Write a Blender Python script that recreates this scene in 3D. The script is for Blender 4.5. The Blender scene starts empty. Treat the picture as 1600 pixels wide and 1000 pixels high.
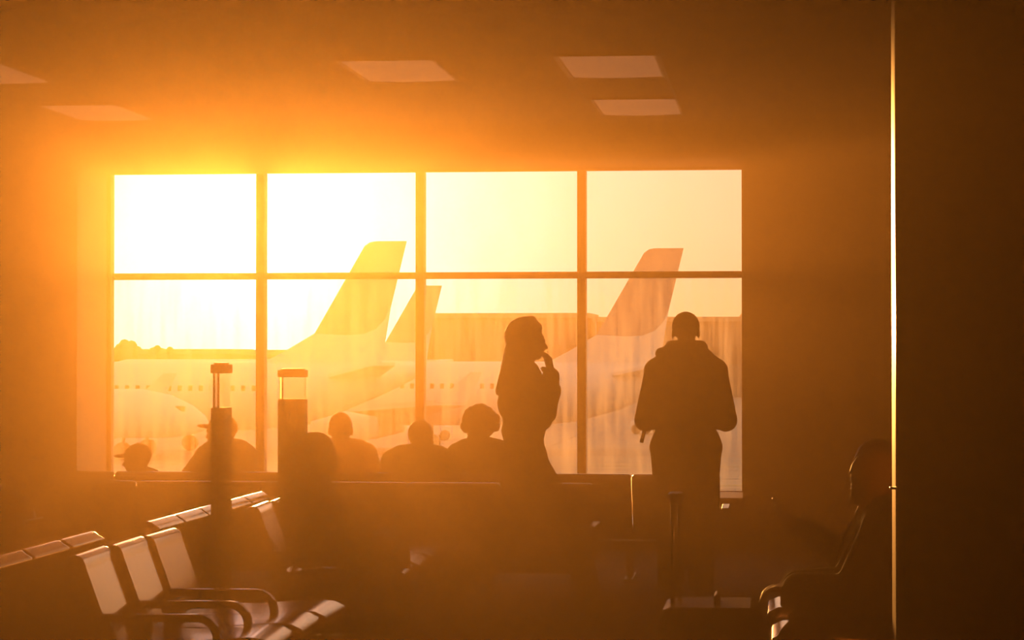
import bpy, bmesh, math, random
from mathutils import Vector, Matrix, Euler, Quaternion
random.seed(4)
sc = bpy.context.scene
COL = sc.collection
R = math.radians
V = Vector

# ------------------------------------------------------------------ camera, sky, sun, exposure
cam = bpy.data.cameras.new('camera'); camo = bpy.data.objects.new('camera', cam); COL.objects.link(camo)
cam.sensor_width = 36.0; cam.lens = 3800 / 1600 * 36
camo.location = (0, 0, 1.49); camo.rotation_euler = (R(90) + math.atan(55 / 3800), 0, R(6.26))
cam.clip_start = .05; cam.clip_end = 3000
sc.camera = camo

SUN_EL, SUN_AZ = R(2.6), R(12.27)
SUN_DIR = V((-math.sin(SUN_AZ) * math.cos(SUN_EL), math.cos(SUN_AZ) * math.cos(SUN_EL), math.sin(SUN_EL)))
sl = bpy.data.lights.new('sun', 'SUN'); so = bpy.data.objects.new('sun', sl); COL.objects.link(so)
sl.energy = 4.6; sl.color = (1.0, .40, .075); sl.angle = R(2.6)
so.rotation_euler = SUN_DIR.to_track_quat('Z', 'Y').to_euler()
so.location = (-9, 40, 12)

world = bpy.data.worlds.new('sky'); sc.world = world; world.use_nodes = True
nt = world.node_tree; nt.nodes.clear()
def N(nt, kind, **kw):
    n = nt.nodes.new(kind)
    for k, v in kw.items():
        if k in ('operation', 'blend_type', 'data_type', 'noise_dimensions', 'wave_type', 'bands_direction', 'interpolation'): setattr(n, k, v)
        else: n.inputs[k].default_value = v
    return n
tc = N(nt, 'ShaderNodeTexCoord')
dot = N(nt, 'ShaderNodeVectorMath', operation='DOT_PRODUCT'); dot.inputs[1].default_value = SUN_DIR
nt.links.new(tc.outputs['Generated'], dot.inputs[0])
clampd = N(nt, 'ShaderNodeMath', operation='MAXIMUM'); clampd.inputs[1].default_value = 0
nt.links.new(dot.outputs['Value'], clampd.inputs[0])
sep = N(nt, 'ShaderNodeSeparateXYZ'); nt.links.new(tc.outputs['Generated'], sep.inputs[0])
elev = N(nt, 'ShaderNodeValToRGB'); nt.links.new(sep.outputs['Z'], elev.inputs[0])
el = elev.color_ramp.elements
el[0].position = 0; el[0].color = (.66, .43, .15, 1)
el[1].position = .35; el[1].color = (.42, .36, .30, 1)
for ps, cl in ((.03, (.67, .47, .25)), (.08, (.64, .50, .36))):
    e = el.new(ps); e.color = (*cl, 1)
def lobe(p, col, prev):
    pw = N(nt, 'ShaderNodeMath', operation='POWER'); pw.inputs[1].default_value = p
    nt.links.new(clampd.outputs[0], pw.inputs[0])
    mx = N(nt, 'ShaderNodeMix', data_type='RGBA', blend_type='ADD')
    nt.links.new(pw.outputs[0], mx.inputs[0]); nt.links.new(prev, mx.inputs[6]); mx.inputs[7].default_value = (*col, 1)
    return mx.outputs[2]
c1 = lobe(110, (.10, .17, .36), elev.outputs[0])
c2 = lobe(260, (.40, .55, .85), c1)
c3 = lobe(6000, (3, 2.6, 1.8), c2)
bg = N(nt, 'ShaderNodeBackground', Strength=1.0); nt.links.new(c3, bg.inputs[0])
wo = N(nt, 'ShaderNodeOutputWorld'); nt.links.new(bg.outputs[0], wo.inputs[0])

world.cycles.sampling_method = 'NONE'
sc.view_settings.view_transform = 'Standard'; sc.view_settings.look = 'None'
sc.view_settings.gamma = 1; sc.view_settings.use_curve_mapping = False
sc.view_settings.exposure = 0.0
sc.cycles.transparent_max_bounces = 24
sc.cycles.volume_bounces = 0
sc.cycles.max_bounces = 6
sc.cycles.denoising_input_passes = 'RGB'

HAZE_IN, HAZE_OUT = .011, .00018

# ------------------------------------------------------------------ helpers
def link(o, parent=None, label=None, cat=None, group=None, kind=None):
    if o.name not in COL.objects: COL.objects.link(o)
    if parent is not None: o.parent = parent
    for k, v in (('label', label), ('category', cat), ('group', group), ('kind', kind)):
        if v: o[k] = v
    return o
def empty(name, loc=(0, 0, 0), rz=0, **kw):
    o = bpy.data.objects.new(name, None); o.location = loc; o.rotation_euler = (0, 0, rz); o.empty_display_size = .1
    return link(o, **kw)
def finish(name, bm, m, parent=None, smooth=False, **kw):
    me = bpy.data.meshes.new(name); bmesh.ops.recalc_face_normals(bm, faces=bm.faces[:]); bm.to_mesh(me); bm.free()
    if smooth:
        for p in me.polygons: p.use_smooth = True
    if m is not None: me.materials.append(m)
    return link(bpy.data.objects.new(name, me), parent, **kw)
def copy_tree(o, parent=None):
    c = o.copy(); COL.objects.link(c); c.parent = parent
    for ch in list(o.children): copy_tree(ch, c)
    return c
def box(bm, x0, x1, y0, y1, z0, z1, bev=0, M=None):
    vs = [bm.verts.new((x, y, z)) for x in (x0, x1) for y in (y0, y1) for z in (z0, z1)]
    fs = [(0, 1, 3, 2), (4, 6, 7, 5), (0, 4, 5, 1), (2, 3, 7, 6), (0, 2, 6, 4), (1, 5, 7, 3)]
    faces = [bm.faces.new([vs[i] for i in f]) for f in fs]
    if bev:
        es = list({e for f in faces for e in f.edges})
        r = bmesh.ops.bevel(bm, geom=es, offset=bev, segments=2, affect='EDGES', profile=.5)
        vs = list({v for f in r['faces'] for v in f.verts} | {v for v in vs if v.is_valid})
    if M is not None:
        for v in vs: v.co = M @ v.co
    return vs
def bx(name, x0, x1, y0, y1, z0, z1, m, parent=None, bev=0, **kw):
    bm = bmesh.new(); box(bm, x0, x1, y0, y1, z0, z1, bev); return finish(name, bm, m, parent, **kw)
def tube(bm, pts, r, n=8, sx=1.0, cap=True):
    pts = [V(p) for p in pts]; rs = r if isinstance(r, (list, tuple)) else [r] * len(pts)
    rings = []; side = None
    for i, p in enumerate(pts):
        a = pts[max(i - 1, 0)]; b = pts[min(i + 1, len(pts) - 1)]; d = (b - a).normalized()
        if side is None:
            side = d.cross(V((0, 0, 1)) if abs(d.z) < .9 else V((0, 1, 0))).normalized()
        side = (side - d * side.dot(d)).normalized(); up = side.cross(d)
        rings.append([bm.verts.new(p + side * (math.cos(2 * math.pi * k / n) * rs[i] * sx) + up * (math.sin(2 * math.pi * k / n) * rs[i])) for k in range(n)])
    for A, B in zip(rings, rings[1:]):
        for k in range(n): bm.faces.new((A[k], A[(k + 1) % n], B[(k + 1) % n], B[k]))
    if cap: bm.faces.new(rings[0][::-1]); bm.faces.new(rings[-1])
def prism(bm, outline, y0, y1, axis='y'):
    """extrude a 2D outline (x, z) along y"""
    f = (lambda p, t: (p[0], t, p[1])) if axis == 'y' else ((lambda p, t: (t, p[0], p[1])) if axis == 'x' else (lambda p, t: (p[0], p[1], t)))
    A = [bm.verts.new(f(p, y0)) for p in outline]; B = [bm.verts.new(f(p, y1)) for p in outline]; n = len(A)
    for i in range(n): bm.faces.new((A[i], A[(i + 1) % n], B[(i + 1) % n], B[i]))
    bm.faces.new(A[::-1]); bm.faces.new(B)
def pillow(bm, outline, y0, y1, rnd=.018, seg=4):
    """extrude an outline (x, z) along y with softly rounded ends"""
    n = len(outline); P = [V((p[0], p[1])) for p in outline]
    area = sum(P[i].x * P[(i + 1) % n].y - P[(i + 1) % n].x * P[i].y for i in range(n))
    sg = 1 if area > 0 else -1
    nor = []
    for i in range(n):
        t = (P[(i + 1) % n] - P[i - 1]).normalized(); nor.append(V((-t.y, t.x)) * sg)
    allsec = []
    for k in range(seg + 1):
        a = math.pi / 2 * k / seg; allsec.append((y0 + rnd * (1 - math.cos(a)), rnd * (1 - math.sin(a))))
    if y1 - y0 > .3: allsec += [(y0 + rnd + .008, 0), (y0 + rnd + .03, 0), (y1 - rnd - .03, 0), (y1 - rnd - .008, 0)]   # keeps the flat of the cushion flat under smooth shading
    for k in range(seg, -1, -1):
        a = math.pi / 2 * k / seg; allsec.append((y1 - rnd * (1 - math.cos(a)), rnd * (1 - math.sin(a))))
    rings = [[bm.verts.new((P[i].x + nor[i].x * ins, y, P[i].y + nor[i].y * ins)) for i in range(n)] for y, ins in allsec]
    for A, B in zip(rings, rings[1:]):
        for i in range(n): bm.faces.new((A[i], A[(i + 1) % n], B[(i + 1) % n], B[i]))
    bm.faces.new(rings[0][::-1]); bm.faces.new(rings[-1])
def lathe(bm, prof, c=(0, 0, 0), n=24):
    rings = [[bm.verts.new((c[0] + r * math.cos(2 * math.pi * k / n), c[1] + r * math.sin(2 * math.pi * k / n), c[2] + z)) for k in range(n)] for r, z in prof]
    for A, B in zip(rings, rings[1:]):
        for k in range(n): bm.faces.new((A[k], A[(k + 1) % n], B[(k + 1) % n], B[k]))
    bm.faces.new(rings[0][::-1]); bm.faces.new(rings[-1])
def ellipsoid(bm, c, rad, rot=None, nu=14, nv=9):
    c = V(c); rot = rot or Matrix.Identity(3)
    top = bm.verts.new(c + rot @ V((0, 0, rad[2]))); bot = bm.verts.new(c + rot @ V((0, 0, -rad[2]))); rings = []
    for j in range(1, nv):
        t = math.pi * j / nv
        rings.append([bm.verts.new(c + rot @ V((rad[0] * math.sin(t) * math.cos(2 * math.pi * k / nu), rad[1] * math.sin(t) * math.sin(2 * math.pi * k / nu), rad[2] * math.cos(t)))) for k in range(nu)])
    for k in range(nu):
        bm.faces.new((top, rings[0][k], rings[0][(k + 1) % nu])); bm.faces.new((bot, rings[-1][(k + 1) % nu], rings[-1][k]))
    for A, B in zip(rings, rings[1:]):
        for k in range(nu): bm.faces.new((A[k], B[k], B[(k + 1) % nu], A[(k + 1) % nu]))
def capsule(bm, a, b, ra, rb, n=12):
    a, b = V(a), V(b); d = b - a
    if d.length < 1e-5: d = V((0, 0, 1e-4)); b = a + d
    d.normalize(); pts, rs = [], []
    for k in range(1, 5):
        t = math.pi / 2 * (k / 4.5); pts.append(a - d * ra * math.cos(t)); rs.append(ra * math.sin(t))
    pts.append(a); rs.append(ra); pts.append(b); rs.append(rb)
    for k in range(4, 0, -1):
        t = math.pi / 2 * (k / 4.5); pts.append(b + d * rb * math.cos(t)); rs.append(rb * math.sin(t))
    tube(bm, pts, rs, n)

# ------------------------------------------------------------------ materials
def mat(name, col, rough=.6, metal=0, noise=None, bump=0, spec=.5, coat=0, sheen=0):
    m = bpy.data.materials.new(name); m.use_nodes = True; nt = m.node_tree; b = nt.nodes['Principled BSDF']
    b.inputs['Roughness'].default_value = rough; b.inputs['Metallic'].default_value = metal
    b.inputs['Specular IOR Level'].default_value = spec; b.inputs['Coat Weight'].default_value = coat
    b.inputs['Sheen Weight'].default_value = sheen
    b.inputs['Base Color'].default_value = (*col, 1)
    if 'cloth' in name: b.inputs['Specular IOR Level'].default_value = .15
    if noise:
        scale, amt = noise
        t = N(nt, 'ShaderNodeTexCoord'); nz = N(nt, 'ShaderNodeTexNoise', Scale=scale, Detail=5.0)
        nt.links.new(t.outputs['Object'], nz.inputs['Vector'])
        mx = N(nt, 'ShaderNodeMix', data_type='RGBA')
        mx.inputs[6].default_value = (*[c * (1 - amt) for c in col], 1); mx.inputs[7].default_value = (*[min(1, c * (1 + amt)) for c in col], 1)
        nt.links.new(nz.outputs['Fac'], mx.inputs[0]); nt.links.new(mx.outputs[2], b.inputs['Base Color'])
        if bump:
            bp = N(nt, 'ShaderNodeBump', Strength=bump, Distance=.01)
            nt.links.new(nz.outputs['Fac'], bp.inputs['Height']); nt.links.new(bp.outputs[0], b.inputs['Normal'])
    return m
M_wall = mat('wall_paint', (.40, .22, .12), .75, noise=(3, .06))
M_ceil = mat('ceiling_tile', (.36, .23, .14), .85, noise=(30, .10))
M_carpet = mat('carpet', (.06, .024, .014), .95, noise=(60, .45), bump=.3)
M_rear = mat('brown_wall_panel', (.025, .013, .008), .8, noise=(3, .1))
M_frame = mat('window_aluminium', (.42, .30, .20), .45, .3)
M_reveal_lit = mat('reveal_lit_tone', (.62, .47, .34), .6, noise=(2, .05))
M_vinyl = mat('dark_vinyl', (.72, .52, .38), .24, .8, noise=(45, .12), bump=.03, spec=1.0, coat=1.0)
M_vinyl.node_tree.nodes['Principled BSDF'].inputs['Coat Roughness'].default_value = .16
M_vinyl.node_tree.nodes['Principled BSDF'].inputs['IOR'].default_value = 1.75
M_armpl = mat('arm_plastic', (.03, .02, .016), .25, spec=.6)
M_steel = mat('brushed_steel', (.55, .46, .38), .28, 1.0)
M_black = mat('black_plastic', (.02, .014, .012), .4)
M_red = mat('dark_red_paint', (.16, .03, .02), .5)
M_skin = mat('skin', (.14, .065, .04), .55)
M_skin2 = mat('fair_skin', (.30, .15, .09), .55)
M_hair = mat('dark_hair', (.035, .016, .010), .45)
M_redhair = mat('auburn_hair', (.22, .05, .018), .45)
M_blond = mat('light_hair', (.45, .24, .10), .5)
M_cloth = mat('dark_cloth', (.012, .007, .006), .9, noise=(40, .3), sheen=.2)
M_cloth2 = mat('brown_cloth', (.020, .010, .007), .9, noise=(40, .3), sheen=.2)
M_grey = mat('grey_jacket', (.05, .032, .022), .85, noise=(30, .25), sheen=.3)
M_white = mat('white_shirt', (.86, .78, .70), .85, noise=(20, .08))
_w = M_white.node_tree.nodes['Principled BSDF']; _w.inputs['Subsurface Weight'].default_value = 1; _w.inputs['Subsurface Scale'].default_value = .22; _w.inputs['Subsurface Radius'].default_value = (1, .7, .45)
M_mask = mat('pale_mask', (.42, .36, .30), .8)
M_sneaker = mat('white_sneaker', (.75, .66, .58), .6)
M_eye = mat('eye', (.05, .03, .02), .15)
M_sole = mat('dark_sole', (.03, .02, .02), .7)
M_phone = mat('phone_body', (.62, .55, .48), .3, .5)
M_plane = mat('aircraft_white', (.72, .68, .62), .35, noise=(.4, .05))
M_livery = mat('aircraft_livery', (.42, .29, .25), .35, noise=(.4, .08))
M_dark = mat('dark_metal', (.06, .045, .04), .4, .6)
M_apron = mat('concrete', (.36, .28, .21), .8, noise=(.08, .25))
M_line = mat('apron_paint', (.65, .45, .12), .7)
M_seal = mat('apron_joint', (.12, .09, .07), .8)
M_build = mat('terminal_wall', (.30, .20, .13), .8, noise=(.1, .1))
M_build2 = mat('terminal_roof', (.40, .28, .19), .8)
M_bwin = mat('terminal_glazing', (.08, .07, .06), .15)
M_leaf = mat('leaves', (.07, .07, .025), .8, noise=(.6, .4))
M_bark = mat('bark', (.08, .05, .03), .9)
M_case = mat('suitcase_shell', (.02, .012, .01), .45, noise=(60, .2))
M_stick1 = mat('sticker_dark', (.14, .085, .05), .5)
M_stick2 = mat('sticker_pale', (.85, .74, .62), .5)
M_bag = mat('bag_fabric', (.05, .03, .022), .8, noise=(80, .3))

def emis(name, col, strength, base):
    m = mat(name, base, .5); b = m.node_tree.nodes['Principled BSDF']
    b.inputs['Emission Color'].default_value = (*col, 1); b.inputs['Emission Strength'].default_value = strength
    return m
M_lens = emis('lamp_lens', (1, .40, .17), .12, (.6, .46, .36))

def glass(name, tint, dirt, scale_v):
    m = bpy.data.materials.new(name); m.use_nodes = True; nt = m.node_tree; nt.nodes.clear()
    out = N(nt, 'ShaderNodeOutputMaterial'); tr = N(nt, 'ShaderNodeBsdfTransparent'); tr.inputs[0].default_value = (*tint, 1)
    gl = N(nt, 'ShaderNodeBsdfGlossy', Roughness=.02); tl = N(nt, 'ShaderNodeBsdfTranslucent'); tl.inputs[0].default_value = (.9, .8, .65, 1)
    t = N(nt, 'ShaderNodeTexCoord'); mp = N(nt, 'ShaderNodeMapping'); mp.inputs['Scale'].default_value = scale_v
    nt.links.new(t.outputs['Object'], mp.inputs[0])
    nz = N(nt, 'ShaderNodeTexNoise', Scale=1.0, Detail=7.0, Roughness=.62); nt.links.new(mp.outputs[0], nz.inputs['Vector'])
    cr = N(nt, 'ShaderNodeValToRGB'); cr.color_ramp.elements[0].position = .42; cr.color_ramp.elements[1].position = .80
    nt.links.new(nz.outputs['Fac'], cr.inputs[0])
    mu = N(nt, 'ShaderNodeMath', operation='MULTIPLY'); mu.inputs[1].default_value = dirt; nt.links.new(cr.outputs[0], mu.inputs[0])
    fr = N(nt, 'ShaderNodeFresnel', IOR=1.3)
    m1 = N(nt, 'ShaderNodeMixShader'); nt.links.new(fr.outputs[0], m1.inputs[0]); nt.links.new(tr.outputs[0], m1.inputs[1]); nt.links.new(gl.outputs[0], m1.inputs[2])
    m2 = N(nt, 'ShaderNodeMixShader'); nt.links.new(mu.outputs[0], m2.inputs[0]); nt.links.new(m1.outputs[0], m2.inputs[1]); nt.links.new(tl.outputs[0], m2.inputs[2])
    nt.links.new(m2.outputs[0], out.inputs[0])
    return m
M_glass = glass('window_glass', (.97, .95, .92), .10, (2.2, 1, 1.1))
M_glass_low = glass('dusty_window_glass', (.96, .94, .90), .24, (13, 1, 1.1))
M_acryl = glass('clear_acrylic', (.96, .93, .88), .10, (9, 9, 2))

def volume(name, lobes, ramp=None):
    m = bpy.data.materials.new(name); m.use_nodes = True; nt = m.node_tree; nt.nodes.clear()
    out = N(nt, 'ShaderNodeOutputMaterial'); prev = None
    for col, dens, g in lobes:
        v = N(nt, 'ShaderNodeVolumeScatter', Density=dens, Anisotropy=g); v.inputs['Color'].default_value = (*col, 1)
        if ramp:                                            # denser with height, shaped to raise the upper glow over the lower
            g = N(nt, 'ShaderNodeNewGeometry'); sp = N(nt, 'ShaderNodeSeparateXYZ'); nt.links.new(g.outputs['Position'], sp.inputs[0])
            mr = N(nt, 'ShaderNodeMapRange'); nt.links.new(sp.outputs['Z'], mr.inputs[0])
            for i, val in enumerate((0.0, 3.28, dens * ramp[0], dens * ramp[1])): mr.inputs[1 + i].default_value = val
            nt.links.new(mr.outputs[0], v.inputs['Density'])
        if prev is None: prev = v
        else:
            a = N(nt, 'ShaderNodeAddShader'); nt.links.new(prev.outputs[0], a.inputs[0]); nt.links.new(v.outputs[0], a.inputs[1]); prev = a
    nt.links.new(prev.outputs[0], out.inputs['Volume'])
    return m

# ------------------------------------------------------------------ the room
WX0, WX1, WZ0, WZ1 = -5.604, -.28, .365, 3.028          # window opening
H = 3.28
bx('floor', -9, 4.5, -3, 20.05, -.15, 0, M_carpet, kind='structure')
bx('ceiling', -9.2, 4.7, -3.2, 20.05, H, H + .15, M_ceil, kind='structure')
bm = bmesh.new()
box(bm, -9.2, WX0, 19, 20.05, 0, H); box(bm, WX1, 4.7, 19, 20.05, 0, H)
box(bm, WX0, WX1, 19, 20.05, WZ1, H); box(bm, WX0, WX1, 19, 20.05, 0, WZ0)
finish('wall_front', bm, M_wall, kind='structure')
bx('wall_left', -9.2, -9, -3.2, 19, 0, H, M_rear, kind='structure')
bx('wall_right', 4.5, 4.7, -3.2, 19, 0, H, M_rear, kind='structure')
bx('wall_back', -9, 4.5, -3.2, -3, 0, H, M_rear, kind='structure')
bx('wall_nearside', .392, 4.5, 8.2, 8.5, 0, H, M_wall, kind='structure', bev=.006)
bx('wall_pier', .69, 4.5, 18.3, 19, 0, H, M_wall, kind='structure')
bx('trim_1', -9, 4.5, 11.2, 11.32, H - .05, H, M_ceil, kind='structure')          # shallow ceiling bulkhead
bx('baseboard_front', -9, .69, 18.985, 19, 0, .11, M_black, kind='structure')
bx('baseboard_nearside', .40, 4.5, 8.185, 8.2, 0, .11, M_black, kind='structure')
# lining of the window recess, its paler colour stands in for window light
bx('trim_2', WX0, WX0 + .012, 19.0, 19.86, WZ0, WZ1, M_reveal_lit, kind='structure')
bx('trim_3', WX0 + .012, WX1, 18.99, 19.86, WZ0, WZ0 + .015, M_reveal_lit, kind='structure')
# chair rail and its metal end on the near wall, stainless corner guards
bx('trim_4', .41, 4.5, 8.178, 8.2, 1.035, 1.065, M_red, kind='structure', bev=.004)
def corner_guard(name, x, y, z0, z1, w, depth, **kw):
    bm = bmesh.new()
    out = [(x + w, y - .004), (x + .020, y - .004)]
    for k in range(9):
        a = math.pi / 2 * k / 8; out.append((x + .018 - .022 * math.sin(a), y + .018 - .022 * math.cos(a)))
    out += [(x - .004, y + depth), (x - .001, y + depth), (x - .001, y - .001), (x + w, y - .001)]
    prism(bm, out, z0, z1, 'z')
    return finish(name, bm, M_steel, smooth=True, **kw)
corner_guard('corner_guard', .392, 8.2, .11, 2.75, .034, .298, label='tall bright stainless corner guard on the edge of the near right wall', cat='corner guard')
corner_guard('corner_guard', .69, 18.3, .86, 2.95, .035, .10, label='short dull metal corner guard on the far pier right of the window', cat='corner guard')
rc = empty('rail_bracket', (.40, 8.16, 1.05), label='small bright metal bracket where the rail meets the steel corner guard', cat='bracket')
bm = bmesh.new(); box(bm, -.035, .05, -.02, .016, -.004, .004, .002); finish('plate', bm, M_steel, rc)
bm = bmesh.new(); tube(bm, [(.022, -.005, 0), (.022, -.005, .018), (.018, -.005, .03)], [.006, .005, .002]); finish('peg', bm, M_steel, rc)

# window: frame, mullions, transom, eight panes
win = empty('window_1', (0, 19.95, 0), kind='structure', label='wide eight-pane aluminium window facing the apron')
mull = [-4.29, -2.948, -1.608]
def wbar(name, x0, x1, z0, z1, y0=-.05, y1=.05): return bx(name, x0, x1, y0, y1, z0, z1, M_frame, win, bev=.006)
wbar('frame_side', WX0, WX0 + .04, WZ0, WZ1); wbar('frame_side', WX1 - .02, WX1, WZ0, WZ1)
wbar('frame_head', WX0 + .04, WX1 - .02, WZ1 - .02, WZ1); wbar('frame_sill', WX0 + .04, WX1 - .02, WZ0, WZ0 + .02)
for x in mull: wbar('mullion', x - .036, x + .036, WZ0 + .02, WZ1 - .02, -.07, .06)
xs = [WX0 + .04] + [c for x in mull for c in (x - .036, x + .036)] + [WX1 - .02]
for i in range(4):
    a, b = xs[2 * i], xs[2 * i + 1]
    wbar('transom', a, b, 2.122, 2.176)
    for z0, z1 in ((WZ0 + .02, 2.122), (2.176, WZ1 - .02)):
        bx('pane', a, b, -.004, .004, z0, z1, M_glass_low if z0 < 1 else M_glass, win)

# ceiling lights
def troffer(x, y, lab):
    t = empty('ceiling_light', (x, y, H), label=lab, cat='ceiling light', group='recessed ceiling lights')
    bm = bmesh.new()
    for a in ((-.305, -.285, -.6, .6), (.285, .305, -.6, .6), (-.285, .285, -.6, -.58), (-.285, .285, .58, .6)): box(bm, a[0], a[1], a[2], a[3], -.016, 0, .003)
    finish('frame', bm, M_frame, t)
    # shallow prismatic lens with fine ridges, bowed slightly downward
    bm = bmesh.new(); n = 40; pts = [(-.285 + .57 * i / n, -.006 - .006 * math.sin(math.pi * i / n) - .0015 * (i % 2)) for i in range(n + 1)] + [(.285, -.001), (-.285, -.001)]
    prism(bm, pts, -.58, .58); finish('lens', bm, M_lens, t)
troffer(-1.02, 14.97, 'brightest recessed ceiling light, nearer one at the right')
troffer(-1.0, 17.43, 'ceiling light just above the right end of the window')
troffer(-2.36, 15.05, 'faint recessed ceiling light in the middle of the ceiling')
troffer(-5.0, 14.87, 'recessed ceiling light cut by the left edge of the photo')
troffer(-4.97, 17.40, 'pale ceiling light above the left end of the window')
cg = empty('trim_5', (0, 0, H), kind='structure')
for x in (-1.335, -.705):
    bx('ceiling_bar', x - .005, x + .005, 14.37, 18.03, -.012, 0, M_frame, cg)

# things on the far wall and the near wall
cb = empty('wall_cabinet', (.60, 19, 1.59), label='tall narrow dark red cabinet on the far wall right of the window', cat='cabinet')
bx('body', -.055, .055, -.12, 0, -.52, .52, M_red, cb, bev=.008); bx('door', -.045, .045, -.128, -.12, -.5, .5, M_red, cb, bev=.004)
bx('handle', .028, .036, -.14, -.128, -.06, .06, M_steel, cb, bev=.002)
dp = empty('wall_dispenser', (0, 8.2, 0), label='dark wall-mounted dispenser with narrower lower body at the right edge', cat='dispenser')
bx('body', .725, 1.0, -.13, 0, 1.20, 1.545, M_red, dp, bev=.03); bx('lower_body', .76, .965, -.11, 0, 1.012, 1.205, M_black, dp, bev=.01)
bx('front_panel', .75, .975, -.138, -.128, 1.26, 1.50, M_black, dp, bev=.004); bx('drip_tray', .775, .95, -.13, -.105, 1.03, 1.05, M_black, dp, bev=.004)

# ------------------------------------------------------------------ seating
BACK = [(.170, .325), (.180, .330), (.1775, .340), (.1739, .350), (.119, .500), (.0645, .649), (.0608, .659), (.0572, .669)] + [(.012 + .043 * math.cos(R(a)), .674 + .046 * math.sin(R(a))) for a in (12, 40, 65, 90, 115, 140)] + [(-.045, .690), (-.047, .674), (-.034, .662), (-.029, .648), (.106, .350), (.110, .338), (.118, .327)]
SEAT = [(.13, .335), (.14, .385), (.16, .386), (.40, .390), (.66, .408), (.69, .409), (.745, .403), (.785, .385), (.80, .355), (.79, .325), (.75, .310), (.14, .300)]
W = .256
def build_chair():
    root = empty('airport_chair')
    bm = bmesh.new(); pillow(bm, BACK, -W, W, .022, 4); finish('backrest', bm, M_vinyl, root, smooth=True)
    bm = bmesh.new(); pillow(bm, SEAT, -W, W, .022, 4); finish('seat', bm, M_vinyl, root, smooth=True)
    bm = bmesh.new(); box(bm, .22, .60, -.03, .03, .265, .302, .006); finish('bracket', bm, M_dark, root)
    return root
def arm_mesh():
    path = [(.09, .497), (.50, .500)] + [(.50 + .09 * math.sin(R(a)), .41 + .09 * math.cos(R(a))) for a in (20, 40, 60, 80, 90)] + [(.59, .34)]
    up, lo = [], []
    for i, p in enumerate(path):
        a = V(path[max(i - 1, 0)]); b = V(path[min(i + 1, len(path) - 1)]); d = (b - a).normalized(); n = V((-d.y, d.x))
        up.append((p[0], p[1])); lo.append((p[0] - n.x * .030, p[1] - n.y * .030))
    bm = bmesh.new(); pillow(bm, up + lo[::-1], -.024, .024, .006, 2)
    prism(bm, [(.10, .49), (.15, .49), (.24, .28), (.19, .28)], -.012, .012)
    prism(bm, [(.56, .36), (.585, .36), (.47, .28), (.43, .28)], -.012, .012)
    bmesh.ops.recalc_face_normals(bm, faces=bm.faces[:])
    me = bpy.data.meshes.new('armrest'); bm.to_mesh(me); bm.free()
    for p in me.polygons: p.use_smooth = False
    me.materials.append(M_armpl); return me
ARM = arm_mesh(); proto = None
def chair(loc, rz, label, group, arms=()):
    global proto
    if proto is None: proto = c = build_chair()
    else:
        c = empty('airport_chair')
        for ch in [k for k in proto.children if not k.name.startswith('armrest')]:
            d = ch.copy(); COL.objects.link(d); d.parent = c
    c.location = loc; c.rotation_euler = (0, 0, rz)
    c['label'] = label; c['category'] = 'chair'; c['group'] = group
    for s in arms:
        a = bpy.data.objects.new('armrest', ARM); a.location = (0, s, 0); link(a, c)
    return c
def beam(loc, rz, length, label, feet=2):
    b = empty('seat_support', loc, rz, label=label, cat='seat support', group='steel beams carrying the chairs')
    bx('beam', .30, .37, -length / 2, length / 2, .205, .265, M_dark, b, bev=.005)
    for k in range(feet):
        y = -length / 2 + length * (k + .5) / feet
        bm = bmesh.new(); box(bm, .315, .355, y - .025, y + .025, .03, .205); box(bm, .08, .60, y - .03, y + .03, 0, .03, .008); finish('leg', bm, M_dark, b)
G1, G2, G3, G4, G5 = 'three front chairs at lower left', 'chairs seen from behind at lower left', 'far chair row by the window', 'chair row facing the camera', 'chairs at the right edge'
# row A faces right
chair((-2.72, 9.375, 0), R(2.2), 'nearest dark vinyl chair with sunlit backrest at lower left', G1, (-.262,))
chair((-2.71, 9.89, 0), R(1.6), 'middle of the three sunlit dark vinyl chairs at lower left', G1, (-.262,))
chair((-2.70, 10.40, 0), R(.0), 'farthest of the three sunlit chairs, beside the narrow post', G1, (-.262,))
beam((-2.69, 9.89, 0), 0, 1.5, 'steel beam under the three sunlit front chairs')
chair((-2.69, 12.42, 0), R(3), 'dark chair under the long-haired person in profile', G1, (-.262,))
chair((-2.69, 12.93, 0), R(3), 'dark chair just beyond the long-haired person in profile', G1, (.262,))
chair((-2.69, 13.45, 0), R(3), 'last chair of the row facing right, before the sticker row', G1, (.262,))
beam((-2.69, 12.93, 0), 0, 1.5, 'steel beam under the chairs of the long-haired person')
# row B / C: backs toward A
for i, (y, lab) in enumerate(((9.14, 'chair back cut by the left edge of the photo, lowest of its row'), (9.65, 'chair back second from the left edge, rounded sunlit top'),
                              (10.17, 'chair back third from the left edge, in front of the person in the grey jacket'), (11.27, 'first chair back of the far group, left of the narrow post'),
                              (11.77, 'second chair back of the far group, left of the narrow post'), (12.27, 'third chair back of the far group, just behind the narrow post'),
                              (12.78, 'fourth chair back of the far group, right of the narrow post'), (13.29, 'farthest chair back of the far group, in front of the wide post'))):
    chair((-2.985 if i < 3 else -2.90, y, 0), math.pi, lab, G2)
beam((-2.985, 9.65, 0), math.pi, 1.5, 'steel beam under the chair backs at the left edge')
beam((-2.90, 12.28, 0), math.pi, 2.4, 'steel beam under the far group of chair backs', 3)
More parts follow.
